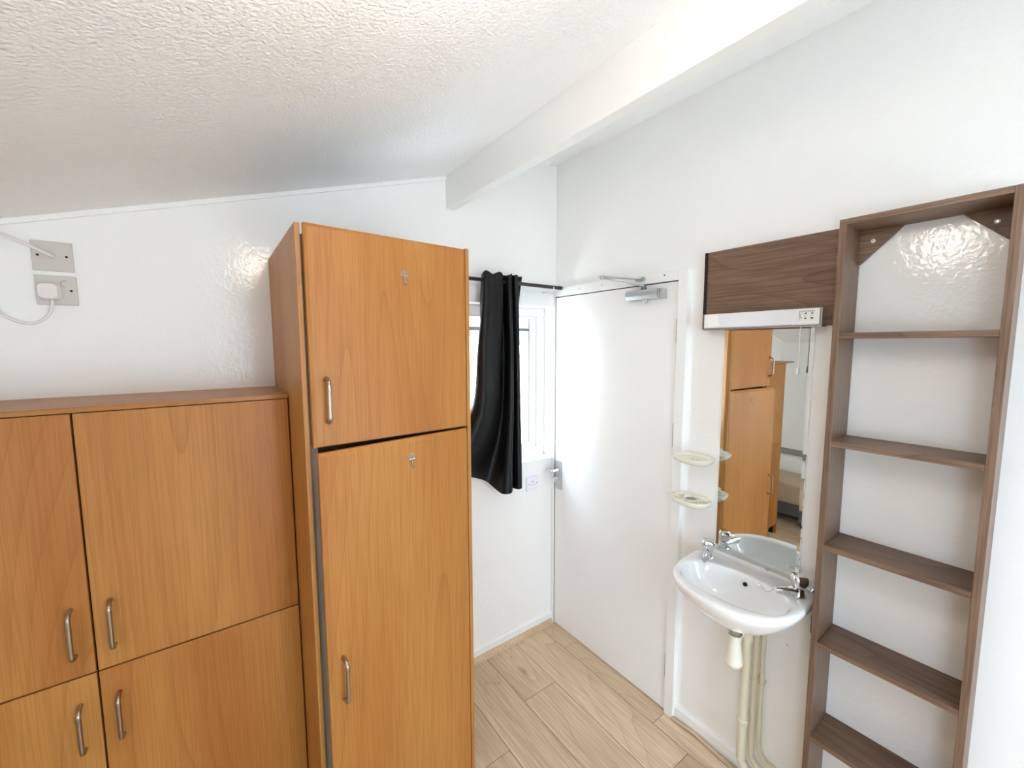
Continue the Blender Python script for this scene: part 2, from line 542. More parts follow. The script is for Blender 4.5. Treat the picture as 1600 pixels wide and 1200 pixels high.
# door closer
dc = thing('door_closer', 'silver overhead door closer with folded arm above the white door', 'door closer', (-0.02, -0.64, 1.92))
bm = prism(B(), [(-0.020, 1.972), (-0.058, 1.972), (-0.066, 1.962), (-0.066, 1.946), (-0.056, 1.930), (-0.020, 1.926)], 'y', -0.722, -0.552)
obj('body', bm, 'closer_silver', dc, bevel=0.003)
for yy in ((-0.731, -0.724), (-0.745, -0.734)):
    obj('end_plate', prism(B(), [(-0.020, 1.970), (-0.058, 1.968), (-0.062, 1.955), (-0.056, 1.932), (-0.020, 1.928)], 'y', yy[0], yy[1]), 'closer_silver', dc, bevel=0.002)
bm = lathe(B(), [(0, 0.013), (0.010, 0.013), (0.014, 0.009), (0.020, 0.007)], (-0.042, -0.648, 1.931), (0, 0, -1), 16)
obj('valve_cap', bm, 'closer_silver', dc, smooth=True)
bm = lathe(B(), [(0, 0.012), (0.010, 0.012), (0.010, 0.008), (0.019, 0.008)], (-0.045, -0.640, 1.972), (0, 0, 1), 14)
obj('spindle', bm, 'bed_grey', dc, smooth=False)
# main arm from the spindle up to the elbow, forearm back to the frame bracket
arm = B()
tube(arm, [(-0.045, -0.640, 1.990), (-0.060, -0.585, 2.004), (-0.085, -0.525, 2.020)], [0.011, 0.009, 0.008], 10, flat=0.45)
tube(arm, [(-0.085, -0.525, 2.020), (-0.105, -0.475, 2.035), (-0.118, -0.455, 2.041)], [0.008, 0.009, 0.010], 10, flat=0.5)
obj('main_arm', arm, 'closer_silver', dc, smooth=True)
arm = B()
tube(arm, [(-0.118, -0.455, 2.046), (-0.09, -0.53, 2.036), (-0.05, -0.605, 2.026), (-0.036, -0.620, 2.024)], [0.010, 0.008, 0.009, 0.010], 10, flat=0.5)
lathe(arm, [(0, 0.013), (0.018, 0.013)], (-0.118, -0.455, 2.034), (0, 0, 1), 16)
obj('forearm', arm, 'closer_silver', dc, smooth=True)
obj('bracket', prism(B(), rrect(-0.612, 2.024, 0.026, 0.010, 0.008), 'x', -0.030, -0.038), 'closer_silver', dc, bevel=0.001, seg=1)
# drilled hole and screw marks on the door frame
obj('screw_hole', lathe(B(), [(0, 0.0035), (0.001, 0.0035)], (-0.0300, -0.735, 2.026), (-1, 0, 0), 10), 'black_hole', door)
for yy in (-0.22, -0.38):
    obj('paint_nick', prism(B(), [(yy, 2.020), (yy + 0.002, 2.020), (yy + 0.002, 2.031), (yy, 2.031)], 'x', -0.0300, -0.0304), 'bed_grey', door)

# ------------------------------------------------------------------ small back window
win = bpy.data.objects.new('window_1', None); C.objects.link(win); win.location = ((WX0 + WX1) / 2, 0.1, WZ0)
struct(win, 'small white window beside the door with its sash tilted open', 'window')
FY = 0.062
bm = B()
for (a0, a1, z0, z1) in ((WX0, WX1, WZ1 - 0.048, WZ1), (WX0, WX1, WZ0, WZ0 + 0.048), (WX0, WX0 + 0.045, WZ0 + 0.048, WZ1 - 0.048), (WX1 - 0.045, WX1, WZ0 + 0.048, WZ1 - 0.048)):
    box(bm, a0, a1, FY, FY + 0.065, z0, z1)
obj('frame', bm, 'pvc_white', win, bevel=0.002)
bm = B()
i0, i1, k0, k1 = WX0 + 0.045, WX1 - 0.045, WZ0 + 0.048, WZ1 - 0.048
for (a0, a1, z0, z1) in ((i0, i1, k1 - 0.012, k1), (i0, i1, k0, k0 + 0.030), (i0, i0 + 0.045, k0 + 0.030, k1 - 0.012), (i1 - 0.045, i1, k0 + 0.030, k1 - 0.012)):
    box(bm, a0, a1, FY + 0.022, FY + 0.065, z0, z1)
obj('inner_frame', bm, 'pvc_white', win, bevel=0.002)
bm = B()
for xx in (i1 - 0.0475, i0 + 0.045):
    box(bm, xx, xx + 0.0025, FY + 0.030, FY + 0.036, k0 + 0.03, k1 - 0.012)
obj('gasket', bm, 'bed_grey', win)
# tilted sash
ANG = math.radians(40.5)
S0 = Vector((0, 0.098, 1.812))
dn = Vector((0, math.sin(ANG), -math.cos(ANG)))
nm = Vector((0, math.cos(ANG), math.sin(ANG)))


def sash_box(bm, xa, xb, s0, s1, t0, t1):
    v = []
    for s in (s0, s1):
        for t in (t0, t1):
            for x in (xa, xb):
                p = S0 + dn * s + nm * t
                v.append(bm.verts.new((x, p.y, p.z)))
    for f in [(0, 1, 3, 2), (4, 6, 7, 5), (0, 2, 6, 4), (1, 5, 7, 3), (0, 4, 5, 1), (2, 3, 7, 6)]:
        bm.faces.new([v[i] for i in f])


sx0, sx1, SH = i0 + 0.050, i1 - 0.052, 0.70
bm = B()
sash_box(bm, sx0, sx1, 0, 0.055, 0, 0.045); sash_box(bm, sx0, sx1, SH - 0.055, SH, 0, 0.045)
sash_box(bm, sx0, sx0 + 0.05, 0.055, SH - 0.055, 0, 0.045); sash_box(bm, sx1 - 0.05, sx1, 0.055, SH - 0.055, 0, 0.045)
sash = obj('sash', bm, 'pvc_white', win, bevel=0.002)
bm = B(); sash_box(bm, sx0 + 0.045, sx1 - 0.045, 0.05, SH - 0.05, 0.018, 0.026)
obj('pane', bm, 'window_glass', sash)
bm = B(); sash_box(bm, sx0, sx1 + 0.004, -0.004, 0.002, -0.008, 0.010)
obj('seal', bm, 'bed_grey', sash)
for xx in (sx1 + 0.012, sx0 - 0.012):
    obj('stay', tube(B(), [(xx, 0.098, 1.755), (xx, 0.165, 1.680), (xx, 0.238, 1.598)], 0.007, 8, flat=0.5), 'closer_silver', win)
    obj('stay', tube(B(), [(xx, 0.238, 1.598), (xx, 0.165, 1.515), (xx, 0.090, 1.425)], 0.006, 8, flat=0.5), 'closer_silver', win)
obj('catch', bx(-0.275, -0.255, FY - 0.006, FY, WZ1 - 0.020, WZ1 - 0.008), 'aluminium', win, bevel=0.001)
obj('sill', bx(WX0, WX1 - 0.004, -0.022, FY + 0.01, WZ0 - 0.0125, WZ0 + 0.001), 'satin_white', win, bevel=0.004)

# larger window behind the camera
w2 = bpy.data.objects.new('window_2', None); C.objects.link(w2); w2.location = ((FX0 + FX1) / 2, YF - 0.1, FZ0)
struct(w2, 'full-height white glazed window opposite the tall wardrobe', 'window')
bm = B(); y0, y1 = YF - 0.14, YF - 0.08
for (a0, a1, z0, z1) in ((FX0, FX1, FZ1 - 0.06, FZ1), (FX0, FX1, FZ0, FZ0 + 0.06), (FX0, FX0 + 0.06, FZ0, FZ1), (FX1 - 0.06, FX1, FZ0, FZ1), (FX0, FX1, 0.84, 0.92)):
    box(bm, a0, a1, y0, y1, z0, z1)
obj('frame', bm, 'pvc_white', w2)
for a0, a1 in ((FZ0 + 0.06, 0.84), (0.92, FZ1 - 0.06)):
    obj('pane', bx(FX0 + 0.06, FX1 - 0.06, YF - 0.112, YF - 0.108, a0, a1), 'window_glass', w2)
obj('sill', bx(FX0, FX1, YF - 0.08, YF + 0.03, FZ0 - 0.02, FZ0 + 0.001), 'satin_white', w2, bevel=0.004)

# unseen low window added in the left wall to light the basin wall
w3 = bpy.data.objects.new('added_window_3', None); C.objects.link(w3); w3.location = (XL - 0.1, (LY0W + LY1W) / 2, LZ0W)
struct(w3, 'added low white window, out of view, lighting the basin wall', 'window')
bm = B(); x0, x1 = XL - 0.14, XL - 0.08; ym = (LY0W + LY1W) / 2
for (a0, a1, z0, z1) in ((LY0W, LY1W, LZ1W - 0.05, LZ1W), (LY0W, LY1W, LZ0W, LZ0W + 0.05), (LY0W, LY0W + 0.05, LZ0W, LZ1W), (LY1W - 0.05, LY1W, LZ0W, LZ1W), (ym - 0.03, ym + 0.03, LZ0W, LZ1W)):
    box(bm, x0, x1, a0, a1, z0, z1)
obj('frame', bm, 'pvc_white', w3)
for a0, a1 in ((LY0W + 0.05, ym - 0.03), (ym + 0.03, LY1W - 0.05)):
    obj('pane', bx(XL - 0.112, XL - 0.108, a0, a1, LZ0W + 0.05, LZ1W - 0.05), 'window_glass', w3)
obj('sill', bx(XL - 0.08, XL + 0.03, LY0W, LY1W, LZ0W - 0.02, LZ0W + 0.001), 'satin_white', w3, bevel=0.004)

# ------------------------------------------------------------------ outdoors beyond the small window
gr = obj('ground', bx(-12, 14, -16, 16, -0.25, -0.20), 'ground_pale')
struct(gr, 'pale paved ground outside the windows', 'ground')
nb = thing('neighbouring_building', 'pale block-walled building seen outside through the small window', 'building', (1.5, 3.1, -0.2))
obj('wall_core', bx(-4.0, 2.165, 3.03, 4.6, 0.66, 4.3), 'render_pale', nb)  # core and lower wall run on out of view to cut sky light
obj('lower_wall', bx(-4.0, 1.985, 3.03, 4.6, -0.2, 0.66), 'render_pale', nb)
obj('recess_wall', bx(1.985, 2.165, 3.12, 4.6, -0.2, 0.66), 'render_pale', nb)
obj('soffit', bx(0.35, 2.165, 2.99, 3.12, 0.630, 0.655), 'satin_white', nb)
f = obj('window', bx(2.00, 2.150, 3.105, 3.118, 0.05, 0.60), 'pvc_white', nb)
obj('pane', bx(2.012, 2.070, 3.100, 3.104, 0.07, 0.58), 'grey_green', f)
obj('pane', bx(2.085, 2.138, 3.100, 3.104, 0.07, 0.58), 'grey_green', f)
proto = {}
bh, bw = 0.153, 0.34
for r in range(16):
    xe = 2.165
    first = bw if r % 2 == 0 else bw / 2
    while xe > 0.36:
        w_ = first; first = bw
        w_ = min(w_, xe - 0.35)
        zc = 0.66 + r * bh
        key = round(w_, 3)
        p = Vector((xe - w_ / 2, 3.015, zc + 0.004))
        if key in proto:
            share(proto[key], p - world_loc(nb), nb)
        else:
            proto[key] = obj('block', bx(xe - w_ + 0.004, xe - 0.004, 3.0, 3.03, zc + 0.004, zc + bh - 0.004), 'block_pale', nb, bevel=0.003, seg=1)
        xe -= w_

# ------------------------------------------------------------------ curtain and pole
PY, PZ = -0.085, 2.042
cp = thing('curtain_pole', 'thin black curtain pole above the small window', 'curtain pole', (-0.45, PY, PZ))
obj('pole', tube(B(), [(-0.922, PY, PZ), (-0.058, PY, PZ)], 0.0095, 16), 'black_metal', cp, auto=40)
obj('end_cap', lathe(B(), [(0, 0.011), (0.022, 0.0115), (0.026, 0.009)], (-0.060, PY, PZ), (1, 0, 0), 16), 'black_metal', cp, auto=40)
bm = tube(B(), [(-0.105, 0.0, PZ - 0.020), (-0.105, PY, PZ - 0.020), (-0.105, PY - 0.012, PZ - 0.014), (-0.105, PY - 0.013, PZ)], 0.0028, 8)
obj('bracket_hook', bm, 'satin_white', cp, smooth=True)
bm = tube(B(), [(-0.905, 0.0, PZ - 0.013), (-0.905, PY, PZ - 0.013)], 0.004, 8)
obj('bracket_hook', bm, 'satin_white', cp, smooth=True)

# plan path of the cloth (x, y) at a few heights, from its loose edge to the edge near the door
keys = [
    (2.085, [(-0.556, -0.070), (-0.560, -0.104), (-0.535, -0.112), (-0.505, -0.104), (-0.478, -0.114), (-0.452, -0.104), (-0.446, -0.062), (-0.432, -0.060), (-0.425, -0.108), (-0.408, -0.116), (-0.400, -0.104), (-0.398, -0.066), (-0.392, -0.066), (-0.386, -0.112), (-0.366, -0.114), (-0.358, -0.066), (-0.330, -0.062), (-0.300, -0.066)]),
    (1.95, [(-0.560, -0.060), (-0.570, -0.110), (-0.545, -0.120), (-0.505, -0.112), (-0.478, -0.112), (-0.452, -0.105), (-0.440, -0.070), (-0.430, -0.070), (-0.425, -0.112), (-0.408, -0.120), (-0.398, -0.100), (-0.396, -0.070), (-0.390, -0.070), (-0.382, -0.115), (-0.362, -0.116), (-0.352, -0.072), (-0.335, -0.066), (-0.322, -0.066)]),
    (1.70, [(-0.565, -0.055), (-0.600, -0.100), (-0.578, -0.128), (-0.530, -0.116), (-0.490, -0.106), (-0.458, -0.096), (-0.440, -0.080), (-0.428, -0.084), (-0.424, -0.122), (-0.406, -0.128), (-0.394, -0.104), (-0.392, -0.078), (-0.386, -0.080), (-0.378, -0.120), (-0.358, -0.118), (-0.350, -0.080), (-0.346, -0.066), (-0.345, -0.060)]),
    (1.42, [(-0.600, -0.045), (-0.618, -0.090), (-0.588, -0.126), (-0.540, -0.112), (-0.500, -0.100), (-0.468, -0.090), (-0.446, -0.080), (-0.436, -0.086), (-0.432, -0.126), (-0.412, -0.136), (-0.396, -0.110), (-0.394, -0.082), (-0.388, -0.084), (-0.378, -0.124), (-0.356, -0.122), (-0.348, -0.086), (-0.345, -0.066), (-0.345, -0.058)]),
    (1.24, [(-0.720, -0.040), (-0.690, -0.075), (-0.640, -0.110), (-0.575, -0.104), (-0.525, -0.088), (-0.485, -0.074), (-0.462, -0.070), (-0.450, -0.084), (-0.446, -0.130), (-0.424, -0.142), (-0.402, -0.114), (-0.398, -0.084), (-0.391, -0.086), (-0.378, -0.128), (-0.354, -0.126), (-0.346, -0.090), (-0.344, -0.066), (-0.345, -0.058)]),
    (1.10, [(-0.790, -0.045), (-0.745, -0.080), (-0.690, -0.104), (-0.615, -0.086), (-0.550, -0.066), (-0.505, -0.056), (-0.482, -0.062), (-0.470, -0.090), (-0.464, -0.136), (-0.436, -0.150), (-0.406, -0.118), (-0.400, -0.086), (-0.392, -0.088), (-0.378, -0.130), (-0.352, -0.128), (-0.344, -0.092), (-0.343, -0.066), (-0.345, -0.058)]),
    (0.962, [(-0.800, -0.045), (-0.755, -0.078), (-0.700, -0.090), (-0.630, -0.058), (-0.570, -0.046), (-0.525, -0.050), (-0.505, -0.066), (-0.492, -0.104), (-0.478, -0.148), (-0.442, -0.156), (-0.410, -0.122), (-0.402, -0.088), (-0.393, -0.090), (-0.379, -0.132), (-0.352, -0.130), (-0.343, -0.094), (-0.342, -0.066), (-0.344, -0.058)]),
]
NU, NVS = 6, 7
rows = []
full = [(z, bez([(x, y, 0) for x, y in path], NU)) for z, path in keys]
for j in range(len(full[0][1])):
    col = bez([(p[j].x, p[j].y, z) for z, p in full], NVS)
    rows.append(col)
nv = len(rows[0])
bm = B()
nu = len(rows)
grid = []
for j, col in enumerate(rows):
    u = j / (nu - 1)
    lift = 0.17 * max(0.0, 1 - u / 0.44) ** 1.1     # hem rises towards the loose edge
    head = 0.012 * (0.5 + 0.5 * math.cos(u * 40)) * (1 if u < 0.9 else 0.2)
    line_ = []
    for i, p in enumerate(col):
        v = i / (nv - 1)
        z = p.z + lift * max(0, (v - 0.35) / 0.65) ** 2 - head * (1 - v) ** 8
        line_.append(bm.verts.new((p.x, p.y, z)))
    grid.append(line_)
for j in range(nu - 1):
    for i in range(nv - 1):
        bm.faces.new((grid[j][i], grid[j + 1][i], grid[j + 1][i + 1], grid[j][i + 1]))
cur = thing('curtain', 'black blackout curtain bunched on the pole over the small window', 'curtain', (-0.5, PY, 0.96))
cl = obj('cloth', bm, 'curtain_black', cur, smooth=True)
so = cl.modifiers.new('thickness', 'SOLIDIFY'); so.thickness = 0.0022; so.offset = 0
s_ = cl.modifiers.new('subdivision', 'SUBSURF'); s_.levels = s_.render_levels = 1

# ------------------------------------------------------------------ low wall cupboard (four doors)
LD, LZ, LZF, LGX, LGZ = -0.3246, 1.5696, 1.5554, -1.9491, 0.8494
LX0, LX1 = -2.437, -1.4585
cab = thing('low_cupboard', 'beech effect low cupboard with four flush doors beside the tall wardrobe', 'cupboard', ((LX0 + LX1) / 2, LD / 2, 0))
bm = B()
box(bm, LX0, LX0 + 0.016, LD + 0.020, -0.001, 0, LZF); box(bm, LX1 - 0.016, LX1, LD + 0.020, -0.001, 0, LZF)
box(bm, LGX - 0.008, LGX + 0.008, LD + 0.020, -0.001, 0.08, LZF); box(bm, LX0, LX1, -0.010, -0.001, 0.08, LZF)
box(bm, LX0, LX1, LD + 0.020, -0.010, LGZ - 0.008, LGZ + 0.008); box(bm, LX0, LX1, LD + 0.020, -0.01, 0.08, 0.096)
obj('body', bm, 'gap_dark', cab)
obj('end_panel', bx(LX0 - 0.016, LX0, LD, -0.001, 0, LZF), 'beech', cab)
obj('plinth', bx(LX0, LX1, LD + 0.05, LD + 0.066, 0, 0.08), 'beech', cab)
obj('top', bx(-2.63, LX1 + 0.0005, LD - 0.001, -0.001, LZF, LZ), 'beech_top', cab, bevel=0.001, seg=1)


def bow_handle(x, y, z0, z1, parent, r=0.0054, out=0.030):
    """D handle on a face looking to -y."""
    pts = bez([(x, y + 0.001, z0), (x, y - out * 0.55, z0 + 0.001), (x, y - out * 0.95, z0 + 0.010), (x, y - out, z0 + 0.024), (x, y - out, (z0 + z1) / 2),
               (x, y - out, z1 - 0.024), (x, y - out * 0.95, z1 - 0.010), (x, y - out * 0.55, z1 - 0.001), (x, y + 0.001, z1)], 5)
    return obj('handle', tube(B(), pts, r, 12), 'brushed_steel', parent, smooth=True)


g = 0.0022
for (x0, x1, hx) in ((LX0, LGX, -1.987), (LGX, LX1, -1.911)):
    for (z0, z1, h0, h1) in ((LGZ, LZF, 0.912, 1.040), (0.085, LGZ, 0.645, 0.772)):
        d = obj('door', bx(x0 + g, x1 - g, LD, LD + 0.018, z0 + g, z1 - g), 'beech', cab, bevel=0.0018)
        bow_handle(hx, LD, h0, h1, d)

# ------------------------------------------------------------------ tall wardrobe
TX0, TX1, TD, TZ, TS = -1.4573, -0.9269, -0.580, 2.049, 1.4385
wr = thing('wardrobe', 'tall narrow beech effect wardrobe with two stacked doors', 'wardrobe', ((TX0 + TX1) / 2, TD / 2, 0))
obj('side_panel', bx(TX0, TX0 + 0.0135, TD, -0.001, 0, TZ), 'beech', wr, bevel=0.001, seg=1)
obj('side_panel', bx(TX1 - 0.0135, TX1, TD, -0.001, 0, TZ), 'beech', wr, bevel=0.001, seg=1)
obj('carcass', bx(TX0 + 0.0135, TX1 - 0.0135, TD + 0.030, -0.002, 0.06, TZ - 0.022), 'gap_dark', wr)
obj('plinth', bx(TX0 + 0.0135, TX1 - 0.0135, TD + 0.045, TD + 0.060, 0, 0.06), 'beech', wr)
obj('edge_strip', bx(TX0 + 0.0135, TX0 + 0.034, TD + 0.010, TD + 0.014, 0.06, TZ - 0.030), 'strip_grey', wr)
def chamfer_door(x0, x1, z0, z1, ydf, yb, ch):
    """Door slab whose front face is set in by a soft chamfer on the left and top/bottom ends."""
    bm = B()
    back = [bm.verts.new(p) for p in ((x0, yb, z0), (x1, yb, z0), (x1, yb, z1), (x0, yb, z1))]
    mid = [bm.verts.new(p) for p in ((x0, ydf + ch * 0.45, z0), (x1, ydf + ch * 0.45, z0), (x1, ydf + ch * 0.45, z1), (x0, ydf + ch * 0.45, z1))]
    c = ch
    frt = [bm.verts.new(p) for p in ((x0 + c, ydf, z0 + 0.003), (x1 - 0.002, ydf, z0 + 0.003), (x1 - 0.002, ydf, z1 - c), (x0 + c, ydf, z1 - c))]
    bm.faces.new(back)
    for a, b_ in ((back, mid), (mid, frt)):
        for k in range(4):
            bm.faces.new((a[k], a[(k + 1) % 4], b_[(k + 1) % 4], b_[k]))
    bm.faces.new(frt)
    return bm


HINGE = Vector((-0.9415, TD, 0))
AJAR_U, AJAR_L = math.radians(3.1), math.radians(7.8)


def swing(o, ang):
    m_ = Matrix.Rotation(ang, 3, 'Z')
    base = world_loc(o.parent) if o.parent else Vector((0, 0, 0))
    p = base + Vector(o.location)
    h = Vector((HINGE.x, HINGE.y, p.z))
    o.location = h + m_ @ (p - h) - base
    o.rotation_euler = (0, 0, ang)


DX0 = HINGE.x - 0.4990
d1 = obj('door', chamfer_door(DX0, HINGE.x, TS + 0.003, 2.0465, TD, TD + 0.018, 0.009), 'beech', wr, bevel=0.0012)
bow_handle(-1.402, TD, 1.512, 1.634, d1)
d2 = obj('door', chamfer_door(DX0, HINGE.x, 0.065, TS - 0.004, TD, TD + 0.018, 0.014), 'beech', wr, bevel=0.0012)
bow_handle(-1.401, TD, 0.703, 0.832, d2)
swing(d1, AJAR_U)
swing(d2, AJAR_L)

# adhesive hooks on the doors
def hook(x, z, label, ang):
    y = TD
    t = thing('adhesive_hook', label, 'hook', (x, y, z - 0.03), 'clear adhesive hooks on the wardrobe')
    obj('pad', lathe(B(), [(0, 0.0135), (0.002, 0.0130), (0.003, 0.010)], (x, y, z), (0, -1, 0), 20), 'clear_plastic', t, smooth=False)
    bm = B()
    box(bm, x - 0.011, x + 0.011, y - 0.0065, y - 0.003, z - 0.007, z - 0.003)
    obj('cross_bar', bm, 'chrome', t, bevel=0.001, seg=1)
    bm = tube(B(), bez([(x, y - 0.0055, z - 0.002), (x, y - 0.0055, z - 0.022), (x, y - 0.009, z - 0.031), (x, y - 0.015, z - 0.030), (x, y - 0.018, z - 0.024)], 5), 0.0016, 8)
    obj('wire', bm, 'brushed_steel', t, smooth=True)
    swing(t, ang)


hook(-1.163, 1.940, 'small clear adhesive hook high on the upper wardrobe door', AJAR_U)
hook(-1.164, 1.374, 'small clear adhesive hook near the top of the lower wardrobe door', AJAR_L)

# ------------------------------------------------------------------ outlets on the cupboard wall
ct = thing('cable_outlet', 'grey-white square cable outlet plate with thick cord, above the plug socket', 'outlet', (-2.014, 0, 1.947))
obj('plate', bx(-2.057, -1.972, -0.009, 0.0, 1.947, 2.033), 'plate_white', ct, bevel=0.0022)
for xx in (-2.044, -1.985):
    obj('screw', lathe(B(), [(0, 0.0032), (0.0008, 0.0032)], (xx, -0.009, 1.991), (0, -1, 0), 12), 'black_hole', ct)
bm = tube(B(), bez([(-2.013, -0.006, 1.989), (-2.016, -0.016, 1.9905), (-2.03, -0.024, 1.999), (-2.07, -0.032, 2.020), (-2.13, -0.036, 2.045), (-2.22, -0.030, 2.052), (-2.32, -0.012, 1.99), (-2.36, -0.008, 1.80), (-2.36, -0.008, 1.5705)], 8), 0.0050, 10)
obj('cord', bm, 'plug_white', ct, smooth=True)

ps = thing('power_socket', 'grey-white single socket high on the wall with a plug in it', 'socket', (-2.013, 0, 1.848))
obj('plate', bx(-2.056, -1.970, -0.009, 0.0, 1.848, 1.934), 'plate_white', ps, bevel=0.0022)
obj('screw', lathe(B(), [(0, 0.0032), (0.0008, 0.0032)], (-1.982, -0.009, 1.891), (0, -1, 0), 12), 'black_hole', ps)
bm = tube(B(), [(-1.994 + 0.009 * math.cos(math.radians(a)), -0.0092, 1.911 + 0.009 * math.sin(math.radians(a))) for a in range(60, 275, 12)], 0.0009, 6)
obj('switch_mark', bm, 'rail_grey', ps, smooth=True)
pg = thing('plug', 'rounded white mains plug in the socket with looping cord', 'plug', (-2.026, -0.009, 1.86))
bm = B()
hs = [(0.0, 1.0), (0.012, 1.0), (0.015, 0.97), (0.023, 0.93), (0.028, 0.82)]
base_ = rrect(-2.026, 1.886, 0.0240, 0.0255, 0.014, 6)
rings = [[bm.verts.new((-2.026 + (px + 2.026) * s, -0.009 - h, 1.886 + (pz - 1.886) * s)) for px, pz in base_] for h, s in hs]
for a, c in zip(rings, rings[1:]):
    for k in range(len(a)):
        bm.faces.new((a[k], a[(k + 1) % len(a)], c[(k + 1) % len(a)], c[k]))
bm.faces.new(rings[0]); bm.faces.new(rings[-1])
obj('body', bm, 'plug_white', pg, auto=35)
bm = tube(B(), bez([(-2.022, -0.020, 1.866), (-2.023, -0.020, 1.845), (-2.032, -0.018, 1.818), (-2.055, -0.014, 1.796), (-2.085, -0.011, 1.792), (-2.115, -0.010, 1.808), (-2.140, -0.010, 1.842), (-2.160, -0.010, 1.88), (-2.20, -0.010, 1.89), (-2.26, -0.010, 1.80), (-2.28, -0.010, 1.5705)], 8), 0.0038, 10)
obj('cord', bm, 'plug_white', pg, smooth=True)

s2 = thing('power_socket', 'white single socket on the wall below the window sill', 'socket', (-0.180, 0, 0.877))
obj('plate', bx(-0.224, -0.138, -0.010, 0.0, 0.877, 0.963), 'socket_white', s2, bevel=0.0022)
for (xx, zz_, w_, h_) in ((-0.181, 0.930, 0.004, 0.008), (-0.192, 0.914, 0.006, 0.004), (-0.170, 0.914, 0.006, 0.004)):
    obj('pin_hole', bx(xx - w_ / 2, xx + w_ / 2, -0.0105, -0.010, zz_ - h_ / 2, zz_ + h_ / 2), 'switch_print', s2)
for xx in (-0.212, -0.150):
    obj('screw', lathe(B(), [(0, 0.0030), (0.0008, 0.0030)], (xx, -0.010, 0.920), (0, -1, 0), 10), 'switch_print', s2)

# ------------------------------------------------------------------ open shelf unit
SYL, SYR, SXF, SZT, ST = -1.3864, -1.7290, -0.1472, 2.085, 0.0165
bk = thing('open_shelf_unit', 'tall narrow dark walnut open shelf unit fixed to the wall', 'shelf unit', (SXF / 2, (SYL + SYR) / 2, 0))
obj('side_panel', bx(SXF, -0.0005, SYL - ST, SYL, 0, SZT - ST), 'walnut_z', bk, bevel=0.0008, seg=1)
obj('side_panel', bx(SXF, -0.0005, SYR, SYR + ST, 0, SZT - 0.0), 'walnut_z', bk, bevel=0.0008, seg=1)
obj('top', bx(SXF, -0.0005, SYR + ST, SYL, SZT - ST, SZT), 'walnut_y', bk, bevel=0.0008, seg=1)
for z in (1.7571, 1.4300, 1.1011, 0.7786, 0.4496, 0.120):
    obj('shelf', bx(SXF + 0.0005, -0.0005, SYR + ST, SYL - ST, z - 0.0165, z), 'walnut_y', bk, bevel=0.0008, seg=1)
for (pts, (sy, sz)) in (([(SYL - ST, SZT - ST), (-1.503, SZT - ST), (SYL - ST, 1.965)], (-1.436, 2.034)),
                        ([(SYR + ST, SZT - ST), (SYR + ST, 1.976), (-1.617, SZT - ST)], (-1.680, 2.034))):
    br = obj('corner_bracket', prism(B(), pts, 'x', -0.018, -0.002), 'walnut_y', bk, bevel=0.0006, seg=1)
    obj('screw_cup', lathe(B(), [(0, 0.0058), (0.0012, 0.0056), (0.0014, 0.0024)], (-0.018, sy, sz), (-1, 0, 0), 16), 'plug_white', br)
    obj('screw', lathe(B(), [(0, 0.0024), (0.0004, 0.0024)], (-0.0193, sy, sz), (-1, 0, 0), 10), 'brushed_steel', br)

# ------------------------------------------------------------------ backboard, mirror light, mirror
bb = thing('backboard', 'dark walnut board on the wall above the mirror light', 'board', (-0.008, -1.15, 1.79))
obj('board', bx(-0.016, -0.0003, SYL - 0.0 + 0.0005, -0.922, 1.786, 2.090), 'walnut_figure', bb, bevel=0.0008, seg=1)
obj('edge_strip', bx(-0.018, -0.0003, -0.9215, -0.910, 1.786, 2.090), 'gap_dark', bb)

LY0, LY1, LXF, LTZ, LBZ = -1.333, -0.935, -0.060, 1.842, 1.786
lt = thing('mirror_light', 'slim white shaver light with pull cord above the mirror', 'light', (-0.03, (LY0 + LY1) / 2, LBZ))
obj('housing', prism(B(), [(-0.0165, LBZ), (LXF + 0.004, LBZ), (LXF, LBZ + 0.004), (LXF, LTZ - 0.003), (LXF + 0.003, LTZ), (-0.0165, LTZ)], 'y', LY0 + 0.008, LY1 - 0.005), 'satin_white', lt)
obj('diffuser', bx(LXF - 0.0015, LXF + 0.002, -1.262, -0.999, LBZ + 0.004, LTZ - 0.003), 'lamp_glaze', lt, bevel=0.0006, seg=1)
obj('end_cap', bx(LXF - 0.002, -0.0165, LY0, LY0 + 0.003, LBZ - 0.002, LTZ + 0.001), 'chrome', lt)
obj('end_rib', bx(LXF - 0.002, -0.0165, LY0 + 0.0045, LY0 + 0.0075, LBZ, LTZ), 'aluminium', lt)
obj('end_cap', bx(LXF - 0.002, -0.0165, LY1 - 0.004, LY1, LBZ - 0.002, LTZ + 0.001), 'chrome', lt)
obj('lower_trim', bx(LXF - 0.001, -0.0165, LY0, LY1, LBZ - 0.005, LBZ - 0.0005), 'aluminium', lt)
# shaver outlet print
pm = B()
def mk(y0, y1, z0, z1):
    box(pm, LXF - 0.0006, LXF + 0.001, -1.262 - y0 * 0.062, -1.262 - y1 * 0.062, LBZ + z0 * 0.056, LBZ + z1 * 0.056)
mk(0.10, 0.115, 0.30, 0.86); mk(0.10, 0.80, 0.845, 0.86); mk(0.14, 0.155, 0.45, 0.66); mk(0.15, 0.40, 0.655, 0.665)
for y0 in (0.17, 0.25, 0.33, 0.42, 0.50, 0.60, 0.68, 0.76):
    mk(y0, y0 + 0.03, 0.77, 0.83)
mk(0.36, 0.44, 0.66, 0.73); mk(0.38, 0.42, 0.73, 0.76); mk(0.64, 0.74, 0.66, 0.73)
mk(0.33, 0.44, 0.55, 0.565); mk(0.62, 0.74, 0.55, 0.565)
mk(0.33, 0.45, 0.42, 0.45); mk(0.36, 0.42, 0.37, 0.42); mk(0.62, 0.75, 0.42, 0.46); mk(0.64, 0.73, 0.37, 0.42); mk(0.17, 0.22, 0.43, 0.48)
obj('printed_symbols', pm, 'switch_print', lt)
